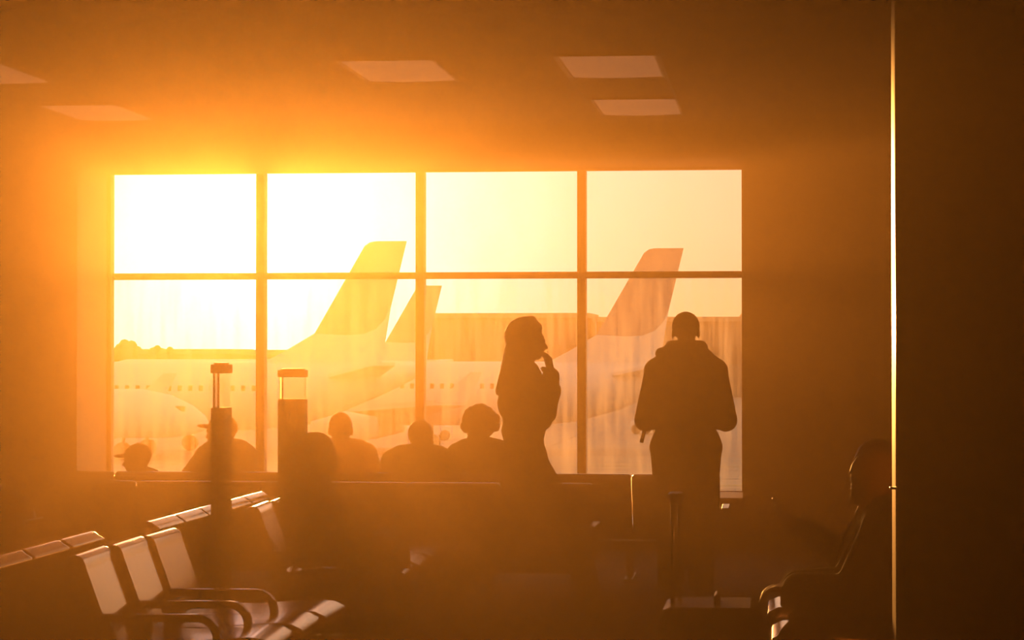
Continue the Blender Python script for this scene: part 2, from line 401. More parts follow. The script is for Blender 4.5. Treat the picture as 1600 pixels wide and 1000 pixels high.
# F1: far row facing the window (local +x -> +y), backs to the camera
F1LAB = ['chair at the far left end of the window row', 'window-row chair of the small person in a cap', 'window-row chair behind the narrow post', 'window-row chair behind the wide post',
         'window-row chair of the person in the white shirt', 'window-row chair of the hooded person', 'window-row chair of the curly-haired masked person', 'free window-row chair right of the standing woman', 'window-row chair at the right end, behind the standing man']
for k in range(8):
    x = -4.958 + .5725 * (k + .5)
    lab = F1LAB[k] if k < 7 else F1LAB[8]
    if k == 6: lab = F1LAB[7]
    if k == 5: lab = 'window-row chair of the curly-haired masked person'
    if k == 4: lab = 'window-row chair of the hooded person'
    if k == 3: lab = F1LAB[4]
    if k == 2: lab = 'window-row chair behind both posts'
    c = chair((x, 15.78, 0), math.pi / 2, lab, G3, (.286,) if k % 2 == 0 else ()); c.scale = (1, 1.11, 1)
    if k == 7: link(bpy.data.objects.new('armrest', ARM), c).location = (0, -.286, 0)
beam((-4.958 + .5725 * 4, 15.78, 0), math.pi / 2, 4.5, 'long steel beam under the window row', 4)
# F2: faces the camera (local +x -> -y)
F2LAB = ['chair at the left end of the row facing the camera', 'second chair from the left in the row facing the camera', 'chair facing the camera, behind the narrow post', 'chair facing the camera, beside the long-haired person',
         'chair facing the camera with a round sticker on its backrest', 'chair facing the camera, behind the walking woman']
f2 = []
for k in range(6):
    c = chair((-1.11 - .562 * (5 - k) - .281, 14.62, 0), -math.pi / 2, F2LAB[k], G4, (.281,) if k in (1, 3, 5) else ((-.281,) if k == 0 else ())); c.scale = (1, 1.09, 1); f2.append(c)
beam((-2.80, 14.62, 0), -math.pi / 2, 3.3, 'steel beam under the row facing the camera', 3)
# sticker on the fifth chair: ring, disc and a crossed seat mark
sx = -1.11 - .562 - .281
st = empty('round_sticker', (sx, 14.52, .575), label='round sticker with a pale centre on a chair backrest', cat='sticker')
tilt = Matrix.Rotation(-R(20), 3, 'X')
def disc(name, r0, r1, th, off, m):
    bm = bmesh.new(); n = 40
    rings = []
    for y in (off, off - th):
        for r in (r0, r1):
            rings.append([bm.verts.new(tilt @ V((r * math.cos(2 * math.pi * k / n), y, r * math.sin(2 * math.pi * k / n)))) for k in range(n)])
    a, b, c2, d = rings
    for k in range(n):
        j = (k + 1) % n
        for A, B in ((a, b), (b, d), (d, c2), (c2, a)): bm.faces.new((A[k], A[j], B[j], B[k]))
    return finish(name, bm, m, st)
disc('ring', .115, .128, .003, 0, M_stick2); disc('backing', .001, .115, .002, 0, M_stick1); disc('disc', .001, .062, .002, -.003, M_stick2)
bm = bmesh.new()
for a in (45, -45):
    Mx = tilt.to_4x4() @ Matrix.Translation((0, -.0062, 0)) @ Matrix.Rotation(R(a), 4, 'Y'); box(bm, -.045, .045, -.001, .001, -.006, .006, 0, Mx)
Mx = tilt.to_4x4() @ Matrix.Translation((0, -.0062, 0)); box(bm, -.012, .012, -.001, .001, -.03, .03, 0, Mx)
finish('mark', bm, M_stick1, st)
# right edge chairs face left
chair((.76, 9.82, 0), math.pi, 'chair of the light-haired person, half hidden by the near wall', G5, (.262,))
chair((.74, 10.80, 0), math.pi, 'chair of the auburn-haired person holding a phone', G5, ())
beam((.75, 10.31, 0), math.pi, 1.6, 'steel beam under the chairs at the right edge')

# ------------------------------------------------------------------ charging posts with clear tops
def post(loc, w, d, zs, label):
    p = empty('charging_post', loc, label=label, cat='post')
    z1, z2, z3 = zs
    bx('base', -w / 2 - .06, w / 2 + .06, -d / 2 - .10, d / 2 + .10, 0, .02, M_dark, p, bev=.005)
    bx('column', -w / 2, w / 2, -d / 2, d / 2, .02, z1, M_case, p, bev=.006)
    bx('clear_section', -w / 2 + .008, w / 2 - .008, -d / 2 + .008, d / 2 - .008, z1, z2, M_acryl, p)
    bx('rod', -w / 2 + .014, -w / 2 + .022, -.004, .004, z1, z2, M_steel, p)
    bx('cap', -w / 2 - .002, w / 2 + .002, -d / 2, d / 2, z2, z3 - .008, M_case, p, bev=.005)
    bx('cap_plate', -w / 2 + .012, w / 2 - .012, -d / 2 + .01, d / 2 - .01, z3 - .008, z3, M_dark, p, bev=.003)
post((-2.60, 11.2, 0), .066, .16, (1.245, 1.405, 1.455), 'narrow dark post with clear top section, left of the wide post')
post((-2.815, 13.95, 0), .158, .10, (1.235, 1.362, 1.412), 'wide dark post with clear top section and flat cap')

# ------------------------------------------------------------------ people
def remesh(name, bm, voxel, m, parent, smooth=3, label=None):
    bmesh.ops.recalc_face_normals(bm, faces=bm.faces[:])
    me = bpy.data.meshes.new('tmp'); bm.to_mesh(me); bm.free()
    o = bpy.data.objects.new('tmp', me); COL.objects.link(o)
    r = o.modifiers.new('r', 'REMESH'); r.mode = 'VOXEL'; r.voxel_size = voxel; r.use_smooth_shade = True
    if smooth: s = o.modifiers.new('s', 'SMOOTH'); s.iterations = smooth; s.factor = .5
    dg = bpy.context.evaluated_depsgraph_get(); dg.update()
    out = bpy.data.meshes.new_from_object(o.evaluated_get(dg)); out.name = name
    bpy.data.objects.remove(o); bpy.data.meshes.remove(me)
    for p in out.polygons: p.use_smooth = True
    out.materials.clear(); out.materials.append(m)
    return link(bpy.data.objects.new(name, out), parent, label=label)
def ik(S, T, a, b, pole):
    S, T = V(S), V(T); d = T - S; L = min(d.length, (a + b) * .995); d = d.normalized(); T = S + d * L
    x = (a * a - b * b + L * L) / (2 * L); h = math.sqrt(max(a * a - x * x, 0))
    p = V(pole); p = (p - d * p.dot(d)).normalized()
    return S + d * x + p * h, T
def hand(bm, wrist, d, n, side, k, curl=.5):
    """palm + five fingers. d: pointing direction, n: palm normal (fingers curl toward it), side: towards the thumb"""
    d = V(d).normalized(); n = V(n); n = (n - d * n.dot(d)).normalized(); s = d.cross(n).normalized()
    if s.dot(V(side)) < 0: s = -s
    w = V(wrist); P = w + d * .05 * k
    for t in (-.030, -.010, .010, .030): capsule(bm, w + s * t * .6 * k, w + d * .085 * k + s * t * k, .015 * k, .0125 * k, 8)
    for i, (t, L) in enumerate(((.032, .068), (.011, .078), (-.010, .072), (-.031, .056))):
        b = w + d * .088 * k + s * t * k
        d1 = (d + n * curl).normalized(); d2 = (d + n * curl * 2.6).normalized(); d3 = (d + n * curl * 4.5).normalized()
        a1 = b + d1 * L * .5 * k; a2 = a1 + d2 * L * .32 * k; a3 = a2 + d3 * L * .24 * k
        for p, q, r0, r1 in ((b, a1, .0098, .009), (a1, a2, .009, .0082), (a2, a3, .0082, .007)): capsule(bm, p, q, r0 * k, r1 * k, 8)
    b = w + d * .022 * k + s * .028 * k; a1 = b + (d * .55 + s * .7 + n * .35).normalized() * .042 * k; a2 = a1 + (d * .9 + s * .15 + n * .5).normalized() * .034 * k
    capsule(bm, b, a1, .014 * k, .0105 * k, 8); capsule(bm, a1, a2, .0105 * k, .0085 * k, 8)
def head(bm, c, F, U, k):
    F, U = V(F).normalized(), V(U).normalized(); Rr = F.cross(U).normalized(); U = Rr.cross(F)
    M = Matrix((Rr, F, U)).transposed()
    p = lambda x, y, z: c + M @ V((x * k, y * k, z * k))
    ellipsoid(bm, p(0, -.012, .030), (.076 * k, .096 * k, .088 * k), M); ellipsoid(bm, p(0, .028, -.035), (.060 * k, .062 * k, .070 * k), M)
    ellipsoid(bm, p(0, .052, -.082), (.030 * k, .030 * k, .022 * k), M)                     # chin
    capsule(bm, p(0, .083, .012), p(0, .108, -.028), .009 * k, .014 * k); ellipsoid(bm, p(0, .098, -.030), (.018 * k, .012 * k, .010 * k), M)
    for s in (-1, 1):
        ellipsoid(bm, p(s * .078, -.006, -.005), (.010 * k, .020 * k, .032 * k), M); ellipsoid(bm, p(s * .030, .078, .030), (.024 * k, .012 * k, .008 * k), M)
        ellipsoid(bm, p(s * .040, .064, -.018), (.022 * k, .020 * k, .018 * k), M)
    ellipsoid(bm, p(0, .088, -.053), (.024 * k, .010 * k, .006 * k), M); ellipsoid(bm, p(0, .086, -.064), (.021 * k, .011 * k, .007 * k), M)
    return p, M
def person(name, label, loc, rz, J, k=1.0, top=M_cloth, legs=M_cloth, skin=M_skin, shoes=M_black, voxel=.009, build=1.0, hem=None, bulk=1.0, skirt=None, legw=.0, sleeves=True):
    """J: local joints, facing +Y: pelvis, chest, neck, headc, headF, headU, and per side (L = -x, R = +x) hip, knee, ankle, toe, shoulder, elbow, wrist, hand (d, n, thumb), curl"""
    root = empty(name, loc, rz, label=label, cat='person')
    pel, che, nek = V(J['pelvis']), V(J['chest']), V(J['neck'])
    ax = (V(J['R']['shoulder']) - V(J['L']['shoulder'])).normalized(); hx = (V(J['R']['hip']) - V(J['L']['hip'])).normalized()
    bm = bmesh.new(); b = build
    def torso(bm, g, lo=0.0):
        capsule(bm, pel - hx * .065 * k * b, pel + hx * .065 * k * b, (.105 * b + g) * k, (.105 * b + g) * k)
        w = pel.lerp(che, .5); m = (hx + ax).normalized()
        capsule(bm, w - m * .05 * k * b, w + m * .05 * k * b, (.098 * b + g) * k, (.098 * b + g) * k)
        capsule(bm, che - ax * .075 * k * b, che + ax * .075 * k * b, (.112 * b + g) * k, (.112 * b + g) * k)
        u = che.lerp(nek, .55); capsule(bm, u - ax * .11 * k * b, u + ax * .11 * k * b, (.072 * b + g * .8) * k, (.072 * b + g * .8) * k)
        for s in ('L', 'R'):
            S = V(J[s]['shoulder']); capsule(bm, nek.lerp(u, .35), S, (.048 + g * .7) * k, (.058 * b + g) * k)
            capsule(bm, che, S, (.09 + g) * k, (.05 * b + g) * k)
            capsule(bm, nek + V((0, -.01, .012 * k)), nek.lerp(S, .72) + V((0, 0, .012 * k)), (.056 + g * .6) * k, (.056 * b + g) * k)
        capsule(bm, pel, w, (.10 * b + g) * k, (.09 * b + g) * k); capsule(bm, w, che, (.09 * b + g) * k, (.105 * b + g) * k)
    torso(bm, 0)
    hc = V(J['headc']); p, M = head(bm, hc, J['headF'], J.get('headU', (0, 0, 1)), k)
    capsule(bm, nek - V((0, 0, .03 * k)), p(0, -.02, -.05), .060 * k * b ** .5, .054 * k * b ** .5)
    for s in ('L', 'R'):
        q = J[s]
        capsule(bm, q['hip'], q['knee'], .082 * k * b, .055 * k); capsule(bm, q['knee'], q['ankle'], .056 * k, .036 * k)
        mid = V(q['knee']).lerp(V(q['ankle']), .3); capsule(bm, mid, V(q['knee']).lerp(V(q['ankle']), .45), .054 * k, .046 * k)
        capsule(bm, q['ankle'], q['toe'], .036 * k, .028 * k)
        capsule(bm, q['shoulder'], q['elbow'], .050 * k * b, .040 * k); capsule(bm, q['elbow'], q['wrist'], .041 * k, .026 * k)
        d, n, t = q.get('hand', ((V(q['wrist']) - V(q['elbow'])), (0, 1, 0), (0, 0, 1)))
        hand(bm, q['wrist'], d, n, t, k, q.get('curl', .35))
    remesh('body', bm, voxel, skin, root, 2)
    for s in (-1, 1):
        bm = bmesh.new(); ellipsoid(bm, p(s * .031, .083, .012), (.0125 * k,) * 3, None, 10, 7); finish('eye', bm, M_eye, root, smooth=True)
    # clothing
    g = .022 * bulk
    bm = bmesh.new(); torso(bm, g)
    capsule(bm, nek + V((0, 0, .0)), nek - V((0, 0, .04)), (.062 + g * .5) * k, (.075 + g) * k)
    for s in ('L', 'R'):
        q = J[s]; el, wr = V(q['elbow']), V(q['wrist']); end = el.lerp(wr, .93) if sleeves else V(q['shoulder']).lerp(el, .62)
        if sleeves:
            capsule(bm, q['shoulder'], el, (.052 * b + g) * k, (.043 + g) * k); capsule(bm, el, end, (.043 + g) * k, (.030 + g * .9) * k)
        else: capsule(bm, q['shoulder'], end, (.055 * b + g) * k, (.052 + g) * k)
        if hem: capsule(bm, q['hip'], V(q['hip']).lerp(V(q['knee']), hem), (.088 * b + g) * k, (.085 * b + g) * k)
    remesh('top', bm, .012, top, root, 4)
    bm = bmesh.new(); g2 = .016 + legw
    capsule(bm, pel - hx * .065 * k * b, pel + hx * .065 * k * b, (.105 * b + g2) * k, (.105 * b + g2) * k)
    for s in ('L', 'R'):
        q = J[s]; e2 = V(q['knee']).lerp(V(q['ankle']), .93)
        capsule(bm, pel, q['hip'], (.09 * b) * k, (.09 * b + g2) * k)
        capsule(bm, q['hip'], q['knee'], (.084 * b + g2) * k, (.058 + g2) * k); capsule(bm, q['knee'], e2, (.058 + g2) * k, (.043 + g2) * k)
    remesh('trousers', bm, .012, legs, root, 3)
    for s in ('L', 'R'):
        q = J[s]; a, t = V(q['ankle']), V(q['toe']); bm = bmesh.new(); f = (t - a); f.z = 0; f.normalize()
        capsule(bm, a + V((0, 0, .01)), a + V((0, 0, -.035)) * k - f * .012, .044 * k, .042 * k)
        capsule(bm, a - f * .035 * k - V((0, 0, .038 * k)), t + f * .015, .040 * k, .034 * k); capsule(bm, a + f * .03, t, .045 * k, .036 * k)
        sh = remesh('shoe', bm, .008, shoes, root, 3)
        so_ = bmesh.new(); lo = min(a.z - .08 * k, t.z - .036 * k)
        capsule(so_, a - f * .035 * k - V((0, 0, .070 * k)), t + f * .02 - V((0, 0, .022 * k)), .018, .016); finish('sole', so_, M_sole, sh, smooth=True)
    return root, p, M, k
def standing(k=1.0, sw=.19):
    return dict(pelvis=V((0, 0, .95)) * k, chest=V((0, .0, 1.28)) * k, neck=V((0, -.01, 1.47)) * k, headc=V((0, .01, 1.625)) * k, headF=(0, 1, 0),
                L=dict(hip=V((-.095, 0, .92)) * k, knee=V((-.10, .02, .50)) * k, ankle=V((-.105, 0, .085)) * k, toe=V((-.12, .17, .035)) * k, shoulder=V((-sw, -.01, 1.42)) * k),
                R=dict(hip=V((.095, 0, .92)) * k, knee=V((.10, .02, .50)) * k, ankle=V((.105, 0, .085)) * k, toe=V((.12, .17, .035)) * k, shoulder=V((sw, -.01, 1.42)) * k))
def sitting(k=1.0, seat=.40, recl=12, top=1.1, fwd=0.0, twist=0.0):
    """origin on the floor under the pelvis; sized so that the head top comes to 'top'"""
    pz = seat + .115 * k; tor = (top - .125 * k - .118 * k) - pz          # pelvis to neck height
    sn = math.tan(R(recl)); pel = V((0, 0, pz)); nek = V((0, -sn * tor + fwd, pz + tor)); che = pel.lerp(nek, .62) + V((0, -.02 * k, 0))
    ct, stt = math.cos(R(twist)), math.sin(R(twist)); sv = V((ct * .185, stt * .185, 0)) * k; shc = nek - V((0, 0, .05 * k))
    J = dict(pelvis=pel, chest=che, neck=nek, headc=nek + V((0, .045 * k, .118 * k)), headF=(0, 1, 0),
             L=dict(hip=pel + V((-.10 * k, .03, -.01)), knee=V((-.13 * k, .43 * k, seat + .07 * k)), ankle=V((-.13 * k, .47 * k, .085 * k)), toe=V((-.15 * k, .63 * k, .036 * k)), shoulder=shc - sv),
             R=dict(hip=pel + V((.10 * k, .03, -.01)), knee=V((.13 * k, .43 * k, seat + .07 * k)), ankle=V((.13 * k, .47 * k, .085 * k)), toe=V((.15 * k, .63 * k, .036 * k)), shoulder=shc + sv))
    for s, sg in (('L', -1), ('R', 1)):
        q = J[s]; q['elbow'], q['wrist'] = ik(q['shoulder'], V((sg * .10 * k, .30 * k, seat + .17 * k)), .28 * k, .25 * k, (sg * .8, -.4, -.4)); q['hand'] = ((-sg * .3, 1, -.1), (0, 0, -1), (-sg, 0, 0))
    return J
def cap_hat(P, m, brim=True, name='cap', back=False):
    root, p, M, k = P; bm = bmesh.new()
    ellipsoid(bm, p(0, -.010, .042), (.087 * k, .106 * k, .088 * k), M); ob = None
    # keep the upper part only
    geom = bm.verts[:] + bm.edges[:] + bm.faces[:]
    r = bmesh.ops.bisect_plane(bm, geom=geom, plane_co=p(0, 0, .022), plane_no=M @ V((0, .12, -1)), clear_outer=True)
    bmesh.ops.holes_fill(bm, edges=bm.edges[:])
    capsule(bm, p(0, -.01, .128), p(0, -.01, .132), .007, .005, 8)
    ob = remesh(name, bm, .007, m, root, 2)
    if brim:
        bm = bmesh.new(); s = -1 if back else 1
        ellipsoid(bm, p(0, s * .105, .040), (.070 * k, .078 * k, .014), M); remesh('brim', bm, .006, m, ob, 1)
    return ob
def hair_short(P, m, lo=.0, thick=1.0, name='hair'):
    root, p, M, k = P; bm = bmesh.new()
    ellipsoid(bm, p(0, -.018, .036), (.082 * k * thick, .100 * k * thick, .090 * k * thick), M)
    bmesh.ops.bisect_plane(bm, geom=bm.verts[:] + bm.edges[:] + bm.faces[:], plane_co=p(0, .03, .03 - lo), plane_no=M @ V((0, .75, -.65)), clear_outer=True); bmesh.ops.holes_fill(bm, edges=bm.edges[:])
    return remesh(name, bm, .008, m, root, 2)
def strands(P, m, starts, drop, r, name='long_hair', cap=1.0, wav=.012, taper=.12):
    """cap of hair plus overlapping hanging locks; starts: head-frame points, drop: per-lock local offsets"""
    root, p, M, k = P; bm = bmesh.new()
    ellipsoid(bm, p(0, -.022, .034), (.086 * k * cap, .102 * k * cap, .094 * k * cap), M)
    bmesh.ops.bisect_plane(bm, geom=bm.verts[:] + bm.edges[:] + bm.faces[:], plane_co=p(0, .045, .0), plane_no=M @ V((0, 1, -.30)), clear_outer=True); bmesh.ops.holes_fill(bm, edges=bm.edges[:])
    for s, dl in zip(starts, drop):
        a = p(*s); pts = [a]
        for i, t in enumerate((.25, .5, .75, 1.0)): pts.append(a + V(dl) * t + V((random.uniform(-wav, wav), random.uniform(-wav, wav), 0)))
        for i in range(4): capsule(bm, pts[i], pts[i + 1], r * (1 - taper * i), r * (1 - taper * (i + 1)), 8)
    return remesh(name, bm, .009, m, root, 2)
def face_mask(P, m):
    root, p, M, k = P; bm = bmesh.new()
    ellipsoid(bm, p(0, .070, -.048), (.058 * k, .042 * k, .052 * k), M); ellipsoid(bm, p(0, .098, -.030), (.022 * k, .022 * k, .030 * k), M)
    ob = remesh('face_mask', bm, .007, m, root, 2)
    for s in (-1, 1):
        b2 = bmesh.new(); tube(b2, [p(s * .050, .07, -.03), p(s * .076, .02, -.012), p(s * .086, -.012, -.005)], .0022, 6); finish('ear_loop', b2, m, ob)
    return ob

# the standing man, back to us, hands together in front of him
k = 1.0; J = standing(k, .172)
J['headF'] = (.02, 1, -.25)
for s, sg in (('L', -1), ('R', 1)):
    J[s]['shoulder'].z -= .03
    for q in ('knee', 'ankle', 'toe'): J[s][q].x -= sg * .012
for s, sg in (('L', -1), ('R', 1)):
    q = J[s]; q['elbow'], q['wrist'] = ik(q['shoulder'], (sg * .10, .26, 1.12), .31, .27, (sg * .45, -.25, -.9)); q['hand'] = ((-sg * .5, .7, .35), (-sg * .6, -.2, .6), (0, 0, 1)); q['curl'] = .5
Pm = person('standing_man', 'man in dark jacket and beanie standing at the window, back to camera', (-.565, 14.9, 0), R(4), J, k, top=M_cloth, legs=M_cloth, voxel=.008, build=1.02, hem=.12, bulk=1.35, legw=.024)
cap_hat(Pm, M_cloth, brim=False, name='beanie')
root = Pm[0]
bm = bmesh.new(); capsule(bm, (-.085, -.06, 1.535), (.085, -.06, 1.535), .048, .048); capsule(bm, (-.09, -.01, 1.52), (-.05, .05, 1.49), .035, .03); capsule(bm, (.09, -.01, 1.52), (.05, .05, 1.49), .035, .03); capsule(bm, (-.10, -.075, 1.49), (.10, -.075, 1.49), .05, .05); capsule(bm, (-.15, -.03, 1.50), (-.06, -.07, 1.50), .04, .05); capsule(bm, (.13, -.03, 1.485), (.06, -.07, 1.49), .04, .05); capsule(bm, (0, -.10, 1.44), (0, -.09, 1.38), .07, .04)
remesh('hood', bm, .011, M_cloth, root, 3)
bm = bmesh.new(); box(bm, -.012, .012, -.004, .004, -.11, 0, .003, Matrix.Translation((-.245, .05, 1.06)) @ Matrix.Rotation(R(14), 4, 'Y')); finish('strap', bm, M_black, root)

# the walking woman, facing right, phone hand at her face
k = .97; J = standing(k, .165)
J['pelvis'] = V((0, -.01, .905)); J['chest'] = V((0, -.015, 1.22)); J['neck'] = V((0, -.02, 1.405)); J['headc'] = V((0, .015, 1.565)); J['headF'] = (-.35, 1, -.05)
J['L'].update(hip=V((-.085, .0, .88)), knee=V((-.09, .26, .49)), ankle=V((-.09, .36, .095)), toe=V((-.09, .53, .05)))
J['R'].update(hip=V((.085, .0, .88)), knee=V((.09, -.10, .46)), ankle=V((.09, -.47, .115)), toe=V((.09, -.33, .035)))
J['L']['shoulder'] = V((-.16, .0, 1.36)); J['R']['shoulder'] = V((.16, -.03, 1.36))
J['R']['elbow'], J['R']['wrist'] = ik(J['R']['shoulder'], V((.05, .150, 1.385)), .25, .23, (.25, -.02, -1)); J['R']['hand'] = ((-.1, -.22, 1), (-.4, -1, .1), (-.4, -1, 0)); J['R']['curl'] = .5
J['L']['elbow'], J['L']['wrist'] = ik(J['L']['shoulder'], V((-.04, .155, 1.30)), .25, .23, (-.3, -.05, -1)); J['L']['hand'] = ((.5, -.1, .8), (.2, -1, .1), (.2, -1, .2)); J['L']['curl'] = .5
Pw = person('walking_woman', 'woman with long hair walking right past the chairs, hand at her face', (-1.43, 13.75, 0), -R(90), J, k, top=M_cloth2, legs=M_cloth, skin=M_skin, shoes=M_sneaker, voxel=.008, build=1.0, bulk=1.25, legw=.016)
st_, dr_ = [], []
for i in range(9):
    a = R(-150 + 300 * i / 8 + 180); st_.append((.066 * math.sin(a) * .95, -.03 + .062 * math.cos(a), .02)); dr_.append((.03 * math.sin(a), -.045 - .02 * (i % 2), -.24 - .03 * (i % 3)))
hl = strands(Pw, M_redhair, st_, dr_, .045, cap=1.22, taper=.06)
root, p, M, kk = Pw; bm = bmesh.new()
for q in ((-.03, -.02, .125), (.035, .0, .128), (0, -.06, .11)): ellipsoid(bm, p(*q), (.034, .036, .026), None, 10, 7)
remesh('hair_twist', bm, .008, M_redhair, hl, 2)
# seated people
def seat_person(name, label, loc, rz, J, **kw): return person(name, label, loc, rz, J, **kw)
# small person in a cap at the far left, facing left
J = sitting(.88, .36, 30, .885); J['headF'] = (-.25, 1, -.05)
P = person('seated_child', 'small seated person in a cap, only head above the chairs at far left', (-4.41, 16.18, 0), R(72), J, .90, top=M_cloth2, voxel=.010, build=1)
cap_hat(P, M_cloth)
# person in cap behind the narrow post
J = sitting(.95, .40, 14, 1.075); J['headF'] = (-.1, 1, .08)
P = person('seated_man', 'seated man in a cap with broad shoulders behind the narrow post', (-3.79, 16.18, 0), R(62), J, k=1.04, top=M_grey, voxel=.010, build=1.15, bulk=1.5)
cap_hat(P, M_cloth)
# white shirt
J = sitting(.95, .40, 8, 1.10); J['headF'] = (-.1, 1, -.25)
P = person('seated_man', 'seated man in a white shirt with his back to the camera', (-2.93, 16.15, 0), R(0), J, k=.98, top=M_white, voxel=.010, build=1.15, sleeves=False)
hair_short(P, M_hair, .03)
# hooded
J = sitting(.95, .40, 14, 1.05); J['headF'] = (.2, 1, -.1)
P = person('seated_person', 'seated person in a thick hooded coat beside the white-shirted man', (-2.37, 16.15, 0), R(-10), J, k=.98, top=M_cloth, voxel=.010, build=1.05, bulk=1.8)
hair_short(P, M_hair, .03, 1.04)
root, p, M, kk = P; bm = bmesh.new()
capsule(bm, p(-.12, -.04, -.13), p(.12, -.04, -.13), .055, .055); capsule(bm, p(-.13, -.02, -.08), p(-.10, .02, -.08), .04, .035); capsule(bm, p(0, -.09, -.15), p(0, -.07, -.20), .06, .05)
remesh('hood', bm, .010, M_cloth, root, 3)
# curly haired person turned to the camera, mask, hand at chin
J = sitting(.95, .40, 4, 1.10, twist=0); J['headF'] = (.10, 1, -.05)
q = J['L']; q['elbow'], q['wrist'] = ik(q['shoulder'], J['headc'] + V((-.07, .10, -.20)), .27, .24, (-.6, .4, -1)); q['hand'] = ((.35, .1, 1), (.6, -.7, .1), (.6, .2, 0)); q['curl'] = .8
P = person('seated_person', 'curly-haired seated person in a pale mask turned toward the camera', (-2.0, 16.28, 0), R(165), J, k=.98, top=M_cloth, voxel=.009, build=.95, bulk=1.2)
face_mask(P, M_mask)
root, p, M, kk = P; bm = bmesh.new()
for i in range(90):
    t = math.acos(random.uniform(-.35, 1)); f = random.uniform(0, 2 * math.pi); d = V((math.sin(t) * math.cos(f), math.sin(t) * math.sin(f), math.cos(t)))
    if d.y > .55 and d.z < .45: continue
    ellipsoid(bm, p(d.x * .112, -.018 + d.y * .118, .048 + d.z * .112), (random.uniform(.020, .032),) * 3, None, 8, 6)
ellipsoid(bm, p(0, -.022, .048), (.104, .110, .108), M)
bmesh.ops.bisect_plane(bm, geom=bm.verts[:] + bm.edges[:] + bm.faces[:], plane_co=p(0, .078, .02), plane_no=M @ V((0, 1, -.5)), clear_outer=True); bmesh.ops.holes_fill(bm, edges=bm.edges[:])
remesh('curly_hair', bm, .007, M_redhair, root, 1)
# long haired person in profile, nearer, facing right
J = sitting(.98, .40, 10, 1.085, fwd=.05); J['headF'] = (0, 1, -.10)
P = person('seated_woman', 'seated person with hair in a bob, in profile facing right beside the wide post', (-2.40, 12.40, 0), -R(90), J, k=.98, top=M_cloth2, legs=M_cloth, shoes=M_black, voxel=.009, build=1.0, bulk=1.3)
st_, dr_ = [], []
for i in range(9):
    a = R(-120 + 240 * i / 8 + 180); st_.append((.070 * math.sin(a), -.03 + .07 * math.cos(a), .02)); dr_.append((.01 * math.sin(a), -.02, -.15))
strands(P, M_hair, st_, dr_, .034, name='bob_hair', cap=1.06)
# left edge person, facing left/away, grey jacket
J = sitting(.98, .40, 6, 1.10); J['headF'] = (0, 1, 0)
P = person('seated_woman', 'person in a grey jacket with glowing auburn hair cut by the left edge', (-3.50, 10.30, 0), R(62), J, k=.98, top=M_grey, voxel=.009, build=1.05, bulk=1.4)
st_, dr_ = [], []
for i in range(9):
    a = R(-130 + 260 * i / 8 + 180); st_.append((.070 * math.sin(a), -.03 + .07 * math.cos(a), .0)); dr_.append((.05 * math.sin(a), -.04, -.17))
strands(P, M_redhair, st_, dr_, .032)
# right edge: light-haired nearer person bent forward, auburn-haired person with a phone
J = sitting(1.0, .40, -22, 1.10, fwd=.0); J['headF'] = (0, 1, -.45)
for s, sg in (('L', -1), ('R', 1)):
    q = J[s]; q['elbow'], q['wrist'] = ik(q['shoulder'], V((sg * .06, .50, .56)), .29, .26, (sg * .5, -.7, -.4)); q['hand'] = ((-sg * .3, 1, -.05), (0, -.1, -1), (-sg, 0, .2)); q['curl'] = .5
P = person('seated_person', 'light-haired person in a dark coat bending forward beside the near wall', (.56, 9.82, 0), R(90), J, k=1.0, top=M_cloth, skin=M_skin2, voxel=.008, build=1.15, bulk=1.9)
st_, dr_ = [], []
for i in range(11):
    a = R(-135 + 270 * i / 10 + 180); st_.append((.072 * math.sin(a), -.02 + .075 * math.cos(a), .01)); dr_.append((.015 * math.sin(a), .02, -.12))
strands(P, M_blond, st_, dr_, .026, cap=1.06)
J = sitting(.98, .40, -6, 1.115); J['headF'] = (0, 1, -.35)
q = J['L']; q['elbow'], q['wrist'] = ik(q['shoulder'], V((-.04, .40, .745)), .28, .25, (-.5, -.2, -1)); q['hand'] = ((.1, 1, .35), (.3, -.4, .9), (.9, 0, .4)); q['curl'] = .5
q = J['R']; q['elbow'], q['wrist'] = ik(q['shoulder'], V((.06, .36, .70)), .28, .25, (.5, -.2, -1)); q['hand'] = ((-.1, 1, .2), (-.4, -.2, .9), (-.9, 0, .3)); q['curl'] = .5
P = person('seated_person', 'auburn-haired seated person facing left and holding up a phone', (.50, 10.80, 0), R(90), J, k=.98, top=M_cloth2, skin=M_skin2, voxel=.008, build=.95, bulk=1.2)
st_, dr_ = [], []
for i in range(9):
    a = R(-130 + 260 * i / 8 + 180); st_.append((.070 * math.sin(a), -.03 + .07 * math.cos(a), .0)); dr_.append((.03 * math.sin(a), -.05, -.24))
strands(P, M_redhair, st_, dr_, .032)
pn = empty('phone', (.025, 10.80, .80), R(90), label='slim phone held up by the auburn-haired person', cat='phone')
bm = bmesh.new(); box(bm, -.036, .036, -.004, .004, -.075, .075, .003, Matrix.Rotation(R(-42), 4, 'X')); finish('case', bm, M_phone, pn)
bm = bmesh.new(); Mr = Matrix.Rotation(R(-42), 4, 'X')
for x in (-.036, .036): tube(bm, [Mr @ V((x, 0, -.072)), Mr @ V((x, 0, .072))], .0052, 10)
for z in (-.075, .075): tube(bm, [Mr @ V((-.034, 0, z)), Mr @ V((.034, 0, z))], .0052, 10)
finish('edge_band', bm, M_steel, pn, smooth=True)
bm = bmesh.new(); box(bm, -.032, .032, -.0052, -.0042, -.069, .069, 0, Matrix.Rotation(R(-42), 4, 'X')); finish('screen', bm, M_eye, pn)

